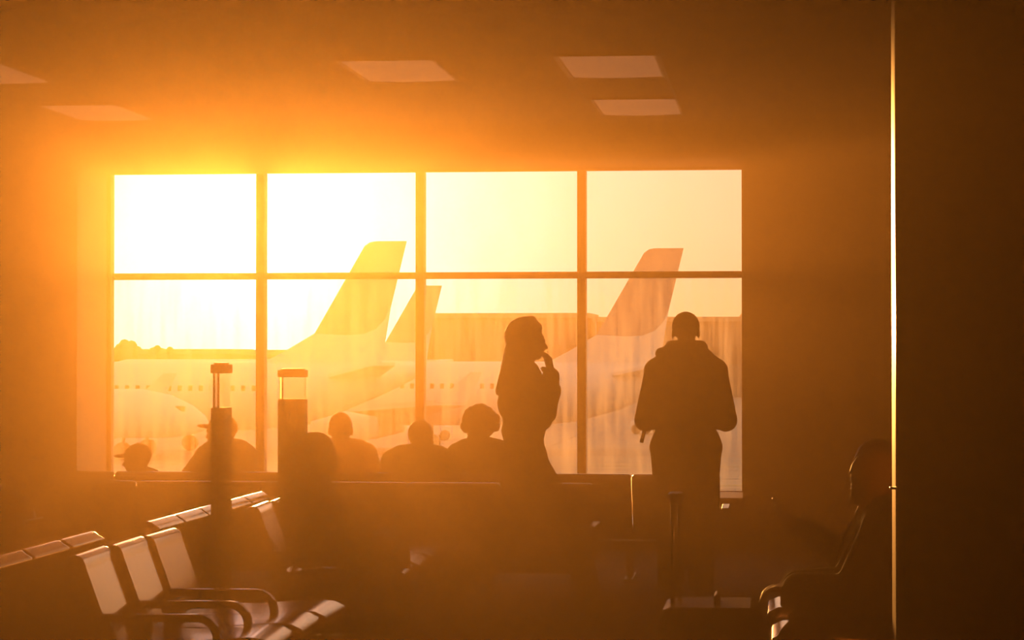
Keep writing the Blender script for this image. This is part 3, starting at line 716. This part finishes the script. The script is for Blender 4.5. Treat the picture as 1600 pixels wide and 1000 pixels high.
# ------------------------------------------------------------------ luggage
s = empty('suitcase', (-.25, 8.7, 0), label='dark upright suitcase with its telescopic handle pulled up, beside the standing man', cat='suitcase')
bx('shell', -.165, .185, -.22, .22, .06, .61, M_case, s, bev=.035)
for y in (-.12, 0, .12): bx('rib', -.168, .188, y - .012, y + .012, .09, .58, M_case, s, bev=.004)
for y in (-.055, .055):
    bm = bmesh.new(); tube(bm, [(-.125 + .02 * (y > 0), y, .60), (-.125 + .02 * (y > 0), y, .985)], .0085, 8); finish('pole', bm, M_steel, s, smooth=True)
bx('grip', -.145, -.085, -.085, .085, .968, 1.0, M_black, s, bev=.012)
bm = bmesh.new(); tube(bm, [(.03, -.08, .60), (.03, -.07, .635), (.03, .07, .635), (.03, .08, .60)], .010, 8); finish('carry_handle', bm, M_black, s)
for x in (-.12, .14):
    for y in (-.17, .17):
        bm = bmesh.new(); tube(bm, [(x, y - .012, .032), (x, y + .012, .032)], .032, 16); box(bm, x - .014, x + .014, y - .02, y + .02, .045, .07); finish('wheel', bm, M_black, s)
for x in (-.02, .13):
    bm = bmesh.new(); box(bm, x - .012, x + .012, -.226, -.216, .585, .60, .003); finish('zip_pull', bm, M_steel, s)
b = empty('backpack', (.10, 9.50, 0), R(15), label='dark backpack with bright buckles and straps at the feet of the light-haired person', cat='bag')
bm = bmesh.new(); ellipsoid(bm, (0, 0, .24), (.15, .12, .25)); box(bm, -.14, .14, -.10, .10, .02, .30, .03); capsule(bm, (-.08, -.10, .14), (.08, -.10, .14), .06, .06); remesh('body', bm, .012, M_bag, b, 4)
for x in (-.07, .07):
    bm = bmesh.new(); tube(bm, [(x, -.11, .10), (x * 1.1, -.145, .22), (x, -.11, .36), (x * .8, -.02, .49)], .011, 6, 1.6); st2 = finish('strap', bm, M_black, b)
    bm = bmesh.new(); box(bm, x * 1.1 - .016, x * 1.1 + .016, -.168, -.150, .205, .235, .004); finish('buckle', bm, M_steel, st2)
bm = bmesh.new(); tube(bm, [(-.04, 0, .47), (-.035, 0, .53), (.035, 0, .53), (.04, 0, .47)], .010, 8); finish('top_handle', bm, M_black, b)
bm = bmesh.new(); tube(bm, [(-.06, -.165, .17), (-.10, -.17, .15)], .004, 6); finish('zip_pull', bm, M_steel, b)

# ------------------------------------------------------------------ outdoors
AZ = -4.5
bx('apron', -160, 120, 20.6, 520, AZ - .3, AZ, M_apron, kind='structure')
mk = empty('trim_6', (0, 0, AZ), kind='structure', label='painted lines and joints of the apron')
for k2 in range(9):
    y = 100 + k2 * 9; bx('joint', -90, 60, y, y + .12, .002, .006, M_seal, mk)
for x in range(-60, 31, 9): bx('joint', x, x + .10, 90, 190, .002, .006, M_seal, mk)
for y, x0, x1 in ((112, -60, 20), (131, -60, 20)): bx('painted_line', x0, x1, y, y + .45, .007, .010, M_line, mk)
bm = bmesh.new(); tube(bm, [(-1.3, 104, .012), (-.2, 110, .012), (1.0, 118, .012), (3, 128, .012)], .12, 4, 1.2); finish('painted_line', bm, M_seal, mk)

def airplane(loc, rz, label, group='parked airliners'):
    a = empty('airplane', loc, rz, label=label, cat='airplane', group=group)
    # nose toward -x, fin trailing tip near the origin; z measured from the apron
    R0, cz = 1.98, 3.62
    st = [(-35.2, .05, 3.2), (-34.9, .55, 3.2), (-34, 1.05, 3.3), (-32.5, 1.6, 3.5), (-30.5, R0, cz), (-9, R0, cz), (-6.5, 1.85, 3.75), (-4, 1.5, 4.1), (-1.5, .95, 4.6), (.4, .42, 5.0), (.9, .1, 5.1)]
    bm = bmesh.new(); rings = []; n = 28
    for x, r, z in st: rings.append([bm.verts.new((x, r * math.cos(2 * math.pi * k / n), z + r * math.sin(2 * math.pi * k / n))) for k in range(n)])
    for A, B in zip(rings, rings[1:]):
        for k in range(n): bm.faces.new((A[k], A[(k + 1) % n], B[(k + 1) % n], B[k]))
    bm.faces.new(rings[0][::-1]); bm.faces.new(rings[-1]); fus = finish('fuselage', bm, M_plane, a, smooth=True)
    # fin: the painted upper part and the white root, meeting in a curve
    arc = [(-5.35, 7.25), (-3.6, 7.15), (-2.5, 7.2), (-1.75, 7.5), (-1.20, 8.1), (-.93, 8.75)]
    le = lambda z: -7.06 + (z - 6.2) * (7.06 - 2.35) / (12.45 - 6.2); 
    upper = [(-2.25, 12.52), (-1.9, 12.58), (0, 12.58), (-.93, 8.75)] + arc[::-1][1:] + [(-2.6, 12.3)]
    upper = [(-2.42, 12.3), (-2.1, 12.52), (-1.75, 12.58), (0, 12.58)] + arc[::-1]
    lower = arc + [(-1.38, 6.0), (-1.5, 4.9), (-7.5, 5.0), (-8.6, 5.45), (-7.06, 6.25)]
    for nm, o, m in (('fin', upper, M_livery), ('fin_root', lower, M_plane)):
        bm = bmesh.new(); prism(bm, o, -.16, .16); finish(nm, bm, m, a)
    for s in (-1, 1):
        bm = bmesh.new(); A = [(-4.6, s * 1.0, 4.75), (-1.4, s * .8, 4.85), (.3, s * 6.1, 5.5), (-1.0, s * 6.1, 5.5)]
        vs = [bm.verts.new((x, y, z + t)) for t in (-.10, .10) for x, y, z in A]
        for f in ((3, 2, 1, 0), (4, 5, 6, 7)): bm.faces.new([vs[i] for i in f])
        for i in range(4): bm.faces.new((vs[i], vs[(i + 1) % 4], vs[4 + (i + 1) % 4], vs[4 + i]))
        finish('stabilizer', bm, M_plane, a)
        bm = bmesh.new(); A = [(-22.5, s * 1.5, 2.5), (-15.5, s * 1.5, 2.5), (-14.2, s * 4.4, 2.8), (-12.4, s * 8.2, 3.2), (-14.2, s * 8.2, 3.2)]
        vs = [bm.verts.new((x, y, z + t)) for t in (-.16, .16) for x, y, z in A]
        bm.faces.new([vs[i] for i in (4, 3, 2, 1, 0)]); bm.faces.new([vs[i] for i in (5, 6, 7, 8, 9)])
        for i in range(5): bm.faces.new((vs[i], vs[(i + 1) % 5], vs[5 + (i + 1) % 5], vs[5 + i]))
        wg = finish('wing', bm, M_plane, a)
        bm = bmesh.new(); prism(bm, [(-14.2, 3.2), (-12.4, 3.2), (-11.5, 5.0), (-12.2, 5.0)], s * 8.1, s * 8.25); finish('winglet', bm, M_plane, wg)
        bm = bmesh.new(); tube(bm, [(-22.2, s * 5, 1.55), (-22.0, s * 5, 1.55), (-20, s * 5, 1.6), (-18.2, s * 5, 1.65)], [.85, .98, 1.0, .62], 20); finish('engine', bm, M_plane, a, smooth=True)
    bm = bmesh.new()
    for i in range(34):
        x = -29 + i * .62
        for s in (-1, 1): box(bm, x - .11, x + .11, s * 1.93 - .03, s * 1.93 + .03, 3.95, 4.25)
    finish('cabin_windows', bm, M_bwin, a, kind='stuff')
    for x, y in ((-16, -2.8), (-16, 2.8), (-31, 0)):
        bm = bmesh.new(); tube(bm, [(x, y - .22, .5), (x, y + .22, .5)], .5, 16); tube(bm, [(x, y, .5), (x, y * .8, 2.2)], .10, 8); finish('landing_gear', bm, M_dark, a)
    bm = bmesh.new(); box(bm, -11.1, -10.3, -2.0, -1.9, 2.9, 4.7, .03); finish('rear_door', bm, M_plane, a)
    return a
a1 = airplane((-21.39, 139, AZ), 0, 'airliner whose tail fin rises left of the middle mullion')
def replica(src, loc, rz, lab):
    c = copy_tree(src); c.location = loc; c.rotation_euler = (0, 0, rz); c['label'] = lab; return c
replica(a1, (-5.825, 150, AZ), 0, 'airliner whose tail fin rises beside the standing man')
replica(a1, (-31.7, 228, AZ), 0, 'farther airliner, only its fin tip showing behind the middle mullion')
# small regional jet in front at the left: nose to the right
r = empty('regional_jet', (-26.6, 112, AZ), label='small white jet with its nose to the right at the left of the window', cat='airplane')
bm = bmesh.new(); n = 24; rings = []
for x, rr, z in [(-20, .3, 3.6), (-16, .9, 3.35), (-12, 1.15, 3.25), (-3.2, 1.15, 3.25), (-1.8, 1.0, 3.12), (-.8, .7, 2.95), (-.2, .35, 2.82), (0, .06, 2.78)]:
    rings.append([bm.verts.new((x, rr * math.cos(2 * math.pi * k / n), z + rr * math.sin(2 * math.pi * k / n))) for k in range(n)])
for A, B in zip(rings, rings[1:]):
    for k in range(n): bm.faces.new((A[k], A[(k + 1) % n], B[(k + 1) % n], B[k]))
bm.faces.new(rings[0][::-1]); bm.faces.new(rings[-1]); finish('fuselage', bm, M_plane, r, smooth=True)
for s2 in (-1, 1):
    bm = bmesh.new(); tube(bm, [(-16.5, s2 * 1.7, 3.5), (-14, s2 * 1.7, 3.5)], [.45, .55], 16); finish('engine', bm, M_plane, r, smooth=True)
    bm = bmesh.new(); prism(bm, [(-12.5, s2 * 1), (-8.5, s2 * 1), (-11, s2 * 9), (-12.5, s2 * 9)], 2.35, 2.5, 'z'); finish('wing', bm, M_plane, r)
for x, y in ((-3, 0), (-11, -1.6), (-11, 1.6)):
    bm = bmesh.new(); tube(bm, [(x, y - .12, .35), (x, y + .12, .35)], .35, 14); tube(bm, [(x, y, .35), (x, y * .9, 2.3)], .07, 8); finish('landing_gear', bm, M_dark, r)
bm = bmesh.new(); box(bm, -1.55, -1.0, -.72, .72, 3.35, 3.62, .06); finish('windshield', bm, M_bwin, r)
bm = bmesh.new(); prism(bm, [(-20.5, 3.7), (-16.5, 3.9), (-19, 7.6), (-20.8, 7.6)], -.1, .1); finish('fin', bm, M_plane, r)
# ground vehicles with sparkling glass
def tug(loc, rz, lab):
    t = empty('baggage_tug', loc, rz, label=lab, cat='vehicle')
    bx('chassis', -1.5, 1.5, -.75, .75, .35, 1.0, M_plane, t, bev=.08); bx('cab', -.2, 1.0, -.7, .7, 1.0, 1.9, M_plane, t, bev=.06); bx('windscreen', 1.0, 1.02, -.6, .6, 1.2, 1.8, M_bwin, t)
    for x in (-.95, .95):
        for y in (-.72, .72):
            bm = bmesh.new(); tube(bm, [(x, y - .12, .36), (x, y + .12, .36)], .36, 14); finish('wheel', bm, M_black, t, smooth=False)
tug((-24.5, 170, AZ), R(20), 'baggage tug parked by the tail left of the middle mullion')
tug((-9.6, 185, AZ), R(-30), 'baggage tug parked under the tail beside the standing man')
# terminal buildings far off
def terminal(name, x0, x1, y, z1, label, nwin):
    t = empty(name, ((x0 + x1) / 2, y, AZ), label=label, cat='building'); w = (x1 - x0) / 2; h = z1 - AZ
    bx('wall', -w, w, 0, 18, 0, h - .7, M_build, t); bx('roof', -w - .4, w + .4, -.4, 18.4, h - .7, h, M_build2, t)
    for i in range(nwin):
        cx = -w + (i + .5) * 2 * w / nwin; bx('window', cx - w / nwin * .8, cx + w / nwin * .8, -.06, .05, h * .42, h * .62, M_bwin, t)
terminal('terminal_building', -52, -27.2, 345, 7.5, 'long low terminal building behind the middle of the window', 8)
terminal('terminal_building', -26.2, 12, 350, 7.0, 'terminal building at the right, behind the standing man', 10)
terminal('hangar_building', -95, -76.5, 330, 2.35, 'low hangar at the left edge of the window', 6)
terminal('hangar_building', -74.4, -53.2, 335, 2.25, 'low hangar left of the big tail fin', 8)
gb = empty('gable_roof', (-3.2, 352, 6.9), label='small gabled roof on the terminal at the far right of the window', cat='roof')
bm = bmesh.new(); prism(bm, [(-2.6, 0), (2.6, 0), (2.0, .8), (0, 1.3), (-2.0, .8)], 0, 8); finish('gable', bm, M_build2, gb)
for i, (x, y, h, rr) in enumerate(((-93.5, 322, 8.2, 2.0), (-88.2, 322, 8.6, 2.2), (-82.9, 322, 7.9, 1.9))):
    t = empty('tree', (x, y, AZ), label=['round tree at the left edge of the window', 'tallest of the far trees at the left of the window', 'third far tree at the left, beside the hangar'][i], cat='tree')
    bm = bmesh.new()
    for q in range(26):
        d = V((random.gauss(0, 1), random.gauss(0, 1), random.gauss(0, .7))).normalized() * rr * random.uniform(.4, .85)
        ellipsoid(bm, (d.x, d.y, h - rr + d.z * .8), (random.uniform(.5, .9),) * 3, None, 7, 5)
    finish('crown', bm, M_leaf, t); bm = bmesh.new(); tube(bm, [(0, 0, 0), (0, 0, h - rr)], [.25, .15], 8); finish('trunk', bm, M_bark, t)

# ------------------------------------------------------------------ haze: golden volume added inside in place of lens glare, thin evening haze outside
M_hin = volume('glare_haze', [((.62, .98, .80), HAZE_IN * .11, .92), ((1, .46, .09), HAZE_IN * .34, .80)], (.25, 2.0))
M_hout = volume('outdoor_haze', [((1, .78, .50), HAZE_OUT, .75)])
bx('haze', -8.98, 4.48, -2.98, 19.9, .004, H - .004, M_hin, kind='stuff', label='golden haze added in the waiting hall, standing in for lens glare', cat='haze')
bx('evening_haze', -150, 110, 20.7, 500, AZ + .01, 45, M_hout, kind='stuff', label='thin evening haze over the apron', cat='haze')
